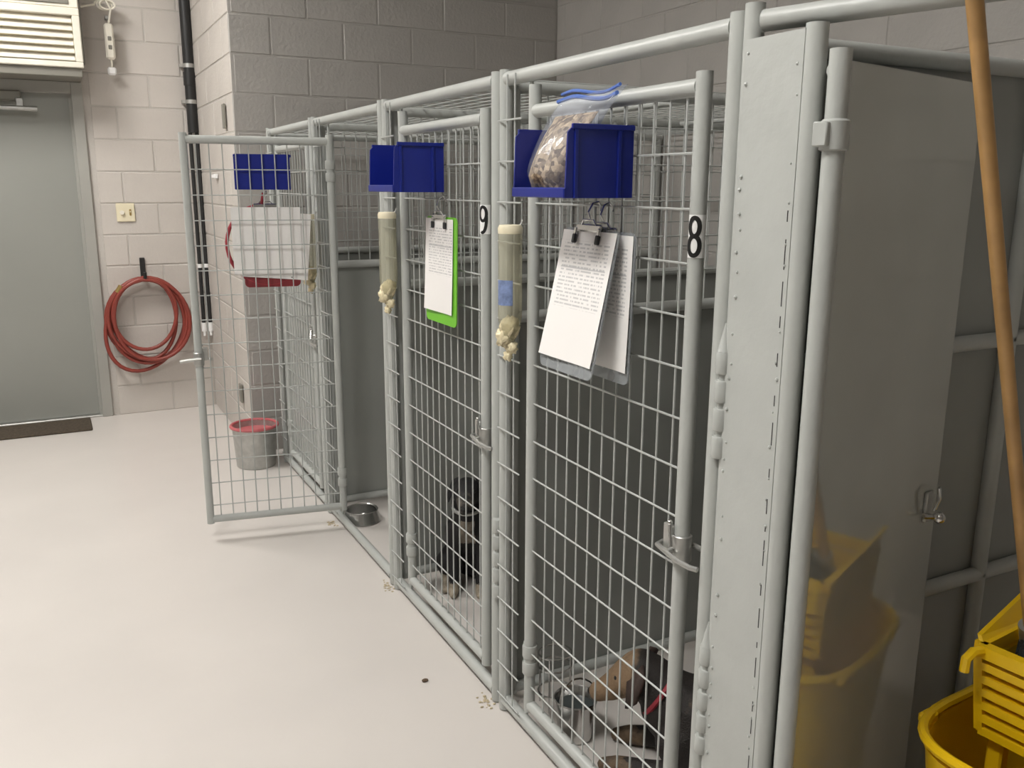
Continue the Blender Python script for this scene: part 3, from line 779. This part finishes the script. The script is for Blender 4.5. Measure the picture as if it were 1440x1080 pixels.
# ------------------------------------------------------------------ bowls
t = empty('steel_bowl', (1.155, 3.70, 0), label='steel bowl on the floor inside the open kennel', cat='bowl')
MB().lathe([(.085, .002), (.088, .006), (.070, .055), (.073, .058), (.076, .055), (.066, .052), (.06, .012), (.001, .012)], n=28, cap=False).build('bowl', M['steel'], t, smooth=True)
t = empty('water_pail', (1.175, 1.862, 0), label='small steel water pail before the brown dog in kennel 8', cat='pail')
MB().lathe([(.045, .002), (.048, .004), (.058, .115), (.062, .118), (.060, .122), (.055, .116), (.045, .008), (.001, .008)], n=28, cap=False).build('body', M['steel'], t, smooth=True)
b = MB(); b.lathe([(.001, .095), (.052, .095)], n=24, cap=False); b.build('water', mat('water', (0.05, 0.06, 0.06), 0.05, var=0), t)
b = MB(); b.sweep([(.060*math.cos(a), -.02+.060*math.sin(a)*.4, .118+.055*math.sin(a)) for a in [math.pi*i/12 for i in range(13)]], .0025, 6); b.build('bail_handle', M['steel'], t, smooth=True)
t = empty('bowl_ring', (1.20, 2.02, .0), label='wire bowl ring holder in the corner of kennel 8', cat='holder')
for z in (.05, .13, .17):
    b = MB(); b.sweep([(.05*math.cos(a), .045*math.sin(a), z) for a in [2*math.pi*k/24 for k in range(24)]], .003, 6, closed=True); b.build('ring', M['steel'], t, smooth=True)
for a in (0.6, 2.2, 3.9, 5.4):
    b = MB(); b.tube((.05*math.cos(a), .045*math.sin(a), .0), (.05*math.cos(a), .045*math.sin(a), .17), .003, 6); b.build('leg', M['steel'], t)

# ------------------------------------------------------------------ dogs
def coat(name, base, tan, rule):
    m = bpy.data.materials.new(name); m.use_nodes = True
    nt = m.node_tree; b = nt.nodes['Principled BSDF']; b.inputs['Roughness'].default_value = 0.65
    L = nt.links.new
    tc = nt.nodes.new('ShaderNodeTexCoord'); sp = nt.nodes.new('ShaderNodeSeparateXYZ'); L(tc.outputs['Object'], sp.inputs[0])
    at = nt.nodes.new('ShaderNodeAttribute'); at.attribute_name = 'patch'
    nz = nt.nodes.new('ShaderNodeTexNoise'); nz.inputs['Scale'].default_value = 30; nz.inputs['Detail'].default_value = 5; L(tc.outputs['Object'], nz.inputs['Vector'])
    ad = nt.nodes.new('ShaderNodeMath'); ad.operation = 'MULTIPLY_ADD'; L(nz.outputs['Fac'], ad.inputs[0]); ad.inputs[1].default_value = 0.6; L(at.outputs['Fac'], ad.inputs[2])
    rp = nt.nodes.new('ShaderNodeValToRGB'); L(ad.outputs[0], rp.inputs['Fac'])
    rp.color_ramp.elements[0].position = 0.55; rp.color_ramp.elements[0].color = (*base, 1)
    rp.color_ramp.elements[1].position = 0.9; rp.color_ramp.elements[1].color = (*tan, 1)
    L(rp.outputs['Color'], b.inputs['Base Color'])
    n2 = nt.nodes.new('ShaderNodeTexNoise'); n2.inputs['Scale'].default_value = 240; L(tc.outputs['Object'], n2.inputs['Vector'])
    bp = nt.nodes.new('ShaderNodeBump'); bp.inputs['Strength'].default_value = 0.6; bp.inputs['Distance'].default_value = 0.004
    L(n2.outputs['Fac'], bp.inputs['Height']); L(bp.outputs['Normal'], b.inputs['Normal'])
    return m
def capsule_chain(b, pts, n=12):
    """tapered limb: swept tube with balls at the joints"""
    for (p, r) in pts: b.ball(p, r, 7)
    for (p, r), (q, s) in zip(pts, pts[1:]):
        b.sweep([p, q], [r, s], n)
def make_dog(label, loc, rz, chains, patch, material, ears, eyes, nose, collar, colc, earmat):
    t = empty('dog', loc, rz, label=label, cat='dog')
    b = MB()
    for ch in chains: capsule_chain(b, ch)
    o = b.build('body_tmp', material)
    md = o.modifiers.new('remesh', 'REMESH'); md.mode = 'VOXEL'; md.voxel_size = .0065; md.use_smooth_shade = True
    ms = o.modifiers.new('smooth', 'SMOOTH'); ms.factor = .6; ms.iterations = 6
    bpy.context.view_layer.update()
    me = bpy.data.meshes.new_from_object(o.evaluated_get(bpy.context.evaluated_depsgraph_get())); bpy.data.objects.remove(o)
    me.name = 'body'
    for p in me.polygons: p.use_smooth = True
    at = me.attributes.new('patch', 'FLOAT', 'POINT')
    for i, v in enumerate(me.vertices): at.data[i].value = patch(v.co)
    body = bpy.data.objects.new('body', me); col.objects.link(body); body.parent = t
    for pts in ears:
        n = len(pts); b = MB()
        c = Vector((0, 0, 0)); P = [Vector(p) for p in pts]
        nr = (P[1]-P[0]).cross(P[2]-P[0]).normalized()*.004
        b.add([p-nr for p in P]+[p+nr for p in P], [tuple(range(n)), tuple(reversed(range(n, 2*n)))]+[(i, (i+1) % n, n+(i+1) % n, n+i) for i in range(n)])
        e = b.build('ear', earmat, t, smooth=True, angle=2)
    for p in eyes:
        MB().ball(p, .008, 8).build('eye', M['ink'], t, smooth=True)
    MB().ball(nose, .013, 8, (1, .8, .8)).build('nose', M['ink'], t, smooth=True)
    p, ax, r = collar; ax = Vector(ax).normalized(); u = ax.orthogonal().normalized(); v = ax.cross(u)
    b = MB(); b.sweep([Vector(p)+(u*math.cos(a)+v*math.sin(a))*r for a in [2*math.pi*k/24 for k in range(24)]], .007, 6, closed=True); b.build('collar', colc, t, smooth=True)
    return t
brown = coat('brown_black_coat', (0.018, 0.014, 0.012), (0.25, 0.165, 0.095), None)
blackc = coat('black_coat', (0.012, 0.011, 0.012), (0.40, 0.34, 0.26), None)
darkear = mat('dark_brown_fur', (0.05, 0.03, 0.024), .7, var=.3, vscale=60)
blackear = mat('black_fur', (0.013, 0.012, 0.013), .7, var=.3, vscale=60)
# dog in kennel 8: standing, head lowered to the pail. local +y forward
S = []
S.append([((0, -.27, .125), .100), ((0, -.12, .145), .112), ((0, .05, .160), .112), ((0, .13, .185), .095), ((0, .165, .225), .074), ((0, .195, .25), .064), ((0, .225, .260), .065), ((0, .255, .245), .053), ((0, .305, .205), .036), ((0, .338, .185), .028)])
S.append([((0, -.33, .09), .030), ((.06, -.38, .03), .018), ((.14, -.36, .016), .012)])
for q in (-1, 1):
    S.append([((q*.068, .11, .13), .062), ((q*.088, .05, .05), .042), ((q*.078, .18, .036), .030), ((q*.072, .265, .026), .027), ((q*.070, .30, .020), .020)])
    S.append([((q*.070, -.25, .11), .082), ((q*.115, -.12, .10), .056), ((q*.118, -.25, .036), .028), ((q*.112, -.14, .024), .024), ((q*.110, -.10, .020), .019)])
def p8(c):
    h = max(0, min(1, (c.y-.215)/.03)) * (.62 if c.z > .12 else 0)
    pw = .4 if c.z < .055 and c.y > .22 else 0
    return max(h, pw, .22 if c.z > .22 and c.y < .1 else 0)
make_dog('dark dog with a tan face lying by the pail in kennel 8', (1.415, 1.520, 0), math.radians(42), S, p8, brown,
    [[(q*.050, .212, .313), (q*.080, .200, .295), (q*.094, .218, .230), (q*.078, .245, .200), (q*.054, .248, .263)] for q in (-1, 1)],
    [(q*.034, .282, .255) for q in (-1, 1)], (0, .358, .182), ((0, .170, .232), (0, .75, .45), .077), M['red'], darkear)
# dog in kennel 9: sitting upright
S = []
S.append([((0, -.10, .085), .085), ((0, -.05, .17), .082), ((0, .02, .26), .075), ((0, .045, .32), .055), ((0, .055, .37), .046), ((0, .07, .405), .055), ((0, .10, .40), .045), ((0, .15, .38), .028), ((0, .175, .375), .022)])
S.append([((0, -.16, .05), .025), ((.03, -.24, .02), .014), ((.09, -.27, .016), .010)])
for s in (-1, 1):
    S.append([((s*.045, .04, .25), .042), ((s*.052, .05, .16), .028), ((s*.050, .075, .08), .020), ((s*.050, .085, .02), .021), ((s*.050, .115, .015), .015)])
    S.append([((s*.055, -.08, .09), .062), ((s*.085, .01, .10), .045), ((s*.088, -.02, .04), .024), ((s*.085, .04, .018), .019), ((s*.085, .075, .015), .014)])
def p9(c):
    if c.z < .055 and c.y > .02: return .55
    if c.y > .05 and .20 < c.z < .30 and abs(c.x) < .03: return .4
    if c.y > .13 and c.z > .3: return .3
    return 0
make_dog('black dog with pale paws sitting behind the gate marked 9', (1.31, 2.86, 0), math.radians(150), S, p9, blackc,
    [[(s*.030, .045, .455), (s*.055, .060, .445), (s*.072, .075, .395), (s*.066, .090, .370), (s*.052, .085, .410)] for s in (-1, 1)],
    [(s*.030, .118, .425) for s in (-1, 1)], (0, .194, .38), ((0, .050, .345), (0, .3, 1), .056), M['zinc'], blackear)
b = MB(); b.ball((0, 0, .016), .016, 8, (1.4, 1, 1)); o = b.build('chew_toy', M['redrim'], smooth=True); o.location = (1.13, 1.66, 0); tag(o, 'small red chew toy on the floor of kennel 8', 'toy')

# ------------------------------------------------------------------ mop bucket with wringer, mop
t = empty('mop_bucket', (1.60, .83, 0), math.radians(6), label='yellow plastic mop bucket on casters behind the front rail', cat='bucket')
def rr_loop(hx, hy, p=3.2, n=40, cx=0, cy=0):
    o = []
    for k in range(n):
        a = 2*math.pi*k/n; c, s = math.cos(a), math.sin(a)
        o.append((cx + hx*math.copysign(abs(c)**(2/p), c), cy + hy*math.copysign(abs(s)**(2/p), s)))
    return o
secs = [(.20, .125, .085), (.215, .135, .10), (.245, .160, .34), (.262, .172, .47), (.268, .178, .49)]
b = MB(); vs = []; n = 40
for hx, hy, z in secs: vs += [(x, y, z) for x, y in rr_loop(hx, hy)]
ins = [(.258, .168, .49), (.236, .152, .34), (.206, .127, .105)]
for hx, hy, z in ins: vs += [(x, y, z) for x, y in rr_loop(hx, hy)]
m_ = len(secs)+len(ins); fs = [(i*n+k, i*n+(k+1) % n, (i+1)*n+(k+1) % n, (i+1)*n+k) for i in range(m_-1) for k in range(n)]
fs += [tuple(reversed(range(n))), tuple((m_-1)*n+k for k in range(n))]
b.add(vs, fs); b.build('tub', M['yellow'], t, smooth=True)
b = MB(); b.sweep([(x, y, .492 + .018*max(0, -x/.268)) for x, y in rr_loop(.268, .178)], .010, 8, closed=True); b.build('rim', M['yellow'], t, smooth=True)
b = MB(); b.box((-.175, .158, .485), (-.135, .182, .510), .006); b.build('side_lug', M['yellow'], t)
b = MB(); b.add([(x, y, .26) for x, y in rr_loop(.222, .142)], [tuple(range(n))]); b.build('water', M['brownwater'], t)
for sx in (-1, 1):
    for sy in (-1, 1):
        b = MB(); b.sweep([(sx*.165, sy*.10-.012, .034), (sx*.165, sy*.10+.012, .034)], .033, 16); wv = b.build('caster', M['dark'], t, smooth=True)
        b = MB(); b.box((sx*.165-.012, sy*.10-.018, .03), (sx*.165+.012, sy*.10-.013, .085)); b.box((sx*.165-.012, sy*.10+.013, .03), (sx*.165+.012, sy*.10+.018, .085)); b.box((sx*.165-.016, sy*.10-.018, .078), (sx*.165+.016, sy*.10+.018, .088)); b.build('caster_fork', M['zinc'], wv)

wr = empty('mop_wringer', (1.60, .83, 0), math.radians(6), label='yellow louvred mop wringer seated in the mop bucket', cat='wringer')
WX0, WX1, WY0, WY1, Z0, Z1 = -.125, .165, -.135, .105, .50, .665
# corner posts and top rim (tapered basket)
def tap(x, y, z):
    f = (z - Z0)/(Z1 - Z0); cx_, cy_ = (WX0+WX1)/2, (WY0+WY1)/2; k = .90 + .10*f
    return (cx_+(x-cx_)*k, cy_+(y-cy_)*k, z)
def bar(b, p, q, tx, ty, tz):
    """beam of rectangular section between two points"""
    p, q = Vector(p), Vector(q)
    d = (q-p).normalized(); up = Vector((0, 0, 1)); sd = d.cross(up).normalized() if abs(d.z) < .9 else Vector((1, 0, 0)); up = sd.cross(d)
    vs = []
    for c in (p, q):
        for i, j in ((-1,-1),(1,-1),(1,1),(-1,1)): vs.append(c + sd*i*tx/2 + up*j*tz/2)
    b.add(vs, [(0,1,2,3),(7,6,5,4),(0,4,5,1),(1,5,6,2),(2,6,7,3),(3,7,4,0)])
b = MB()
corners = [(WX0, WY1), (WX0, WY0), (WX1, WY0), (WX1, WY1)]
for x, y in corners: bar(b, tap(x, y, Z0), tap(x, y, Z1), .016, .016, .016)
for i in range(4):
    p, q = corners[i], corners[(i+1) % 4]
    bar(b, tap(*p, Z1), tap(*q, Z1), .022, 0, .024); bar(b, tap(*p, Z0), tap(*q, Z0), .016, 0, .016)
b.build('frame', M['yellow'], wr)
for i in range(4):
    p, q = corners[i], corners[(i+1) % 4]
    for k in range(1, 6):
        z = Z0 + (Z1-Z0)*k/6.1
        b = MB(); bar(b, tap(*p, z), tap(*q, z), .016, 0, .015); b.build('louvre', M['yellow'], wr)
    b = MB(); mx_, my_ = (p[0]+q[0])/2, (p[1]+q[1])/2; bar(b, tap(mx_, my_, Z0), tap(mx_, my_, Z1), .012, .012, .012); b.build('rib', M['yellow'], wr)
# inner liner (dark behind louvres), hook lug at the far left corner, raised flaps
b = MB(); vs = []
for z in (Z0+.004, Z1-.02):
    for x, y in corners:
        q = tap(x, y, z); cx_, cy_ = (WX0+WX1)/2, (WY0+WY1)/2
        vs.append((cx_+(q[0]-cx_)*.88, cy_+(q[1]-cy_)*.88, z))
b.add(vs, [(0,1,5,4),(1,2,6,5),(2,3,7,6),(3,0,4,7),(3,2,1,0)]); b.build('liner', M['yellow'], wr)
b = MB(); b.sweep([(WX0, WY1-.01, Z1), (WX0-.03, WY1-.004, Z1+.004), (WX0-.048, WY1-.002, Z1-.006), (WX0-.05, WY1-.002, Z1-.03)], .009, 8); b.build('hook_lug', M['yellow'], wr, smooth=True)
b = MB()
b.add([(WX0, WY1, Z1+.005), (WX0+.012, WY1+.014, Z1+.02), (WX1-.02, WY1+.03, Z1+.075), (WX1, WY1, Z1+.01), (WX0, WY1-.008, Z1+.005), (WX0+.012, WY1+.006, Z1+.02), (WX1-.02, WY1+.022, Z1+.075), (WX1, WY1-.008, Z1+.01)],
      [(0,1,2,3),(7,6,5,4),(0,4,5,1),(1,5,6,2),(2,6,7,3),(3,7,4,0)])
b.build('back_flap', M['yellow'], wr)
for q in (WY0+.02, WY1-.05):
    b = MB(); b.box((WX0+.03, q, .40), (WX0+.06, q+.03, Z0), .004); b.build('foot_post', M['yellow'], wr)
b = MB(); b.tube((WX1-.02, WY0+.02, Z1+.01), (WX1+.05, WY0-.02, Z1+.30), .013, 12); b.build('press_handle', M['yellow'], wr, smooth=True)

mp = empty('mop', (1.575, .892, .66), label='mop with a varnished wooden handle leaning in the yellow wringer', cat='mop')
p0 = Vector((1.575, .892, .66)); d = Vector((-.382, -.06, .884)).normalized()
MB().tube(d*0.0, d*1.50, .0113, 16).build('handle', M['wood'], mp, smooth=True)
b = MB(); 
rnd = random.Random(3)
for i in range(46):
    a = rnd.uniform(0, 6.28); q = rnd.uniform(.01, .055); h = rnd.uniform(-.02, .03)
    b.sweep([(.2*q*math.cos(a), .2*q*math.sin(a)-.01, .02), (q*math.cos(a)*.8, q*math.sin(a)*.8-.025, h), (q*math.cos(a+.4), q*math.sin(a+.4)-.035, -.07), (q*.8*math.cos(a+.6), q*.8*math.sin(a+.6)-.03, -.125)], .008, 5)
b.build('mop_strands', M['mopdark'], mp, smooth=True, kind='stuff')
b = MB(); b.sweep([d*-.02, d*.05], .020, 14); b.build('mop_clamp', M['zinc'], mp, smooth=True)

# ------------------------------------------------------------------ debris on the floor
for i, (x, y, s, m_, lab) in enumerate([(.905, 2.31, .009, 'crumb', 'dark crumb on the open floor beside the kennel marked 9'), (.86, 1.80, .008, 'crumb', 'dark crumb at the bottom of the frame on the pale floor')]):
    b = MB(); b.ball((0, 0, s*.5), s, 5, (1.2, .9, .5)); o = b.build('crumb', M[m_], smooth=True); o.location = (x, y, 0); tag(o, lab, 'crumb', 'crumbs on the floor')
for (x, y, lab) in [(1.035, 2.12, 'tan sawdust clump at the foot of the posts between kennels 8 and 9'), (1.035, 2.985, 'tan sawdust clump at the foot of the posts between kennel 9 and the open kennel'), (1.03, 3.72, 'tan sawdust clump under the hinge of the open gate')]:
    b = MB(); rnd = random.Random(int(x*1000+y*977))
    for i in range(26):
        px, py = rnd.gauss(-.01, .012), rnd.gauss(0, .025); r = rnd.uniform(.002, .0042)
        b.ball((px, py, r*.5), r, 4, (1.4, 1, .55))
    o = b.build('sawdust', M['straw'], kind='stuff'); o.location = (x, y, 0); tag(o, lab, 'sawdust')
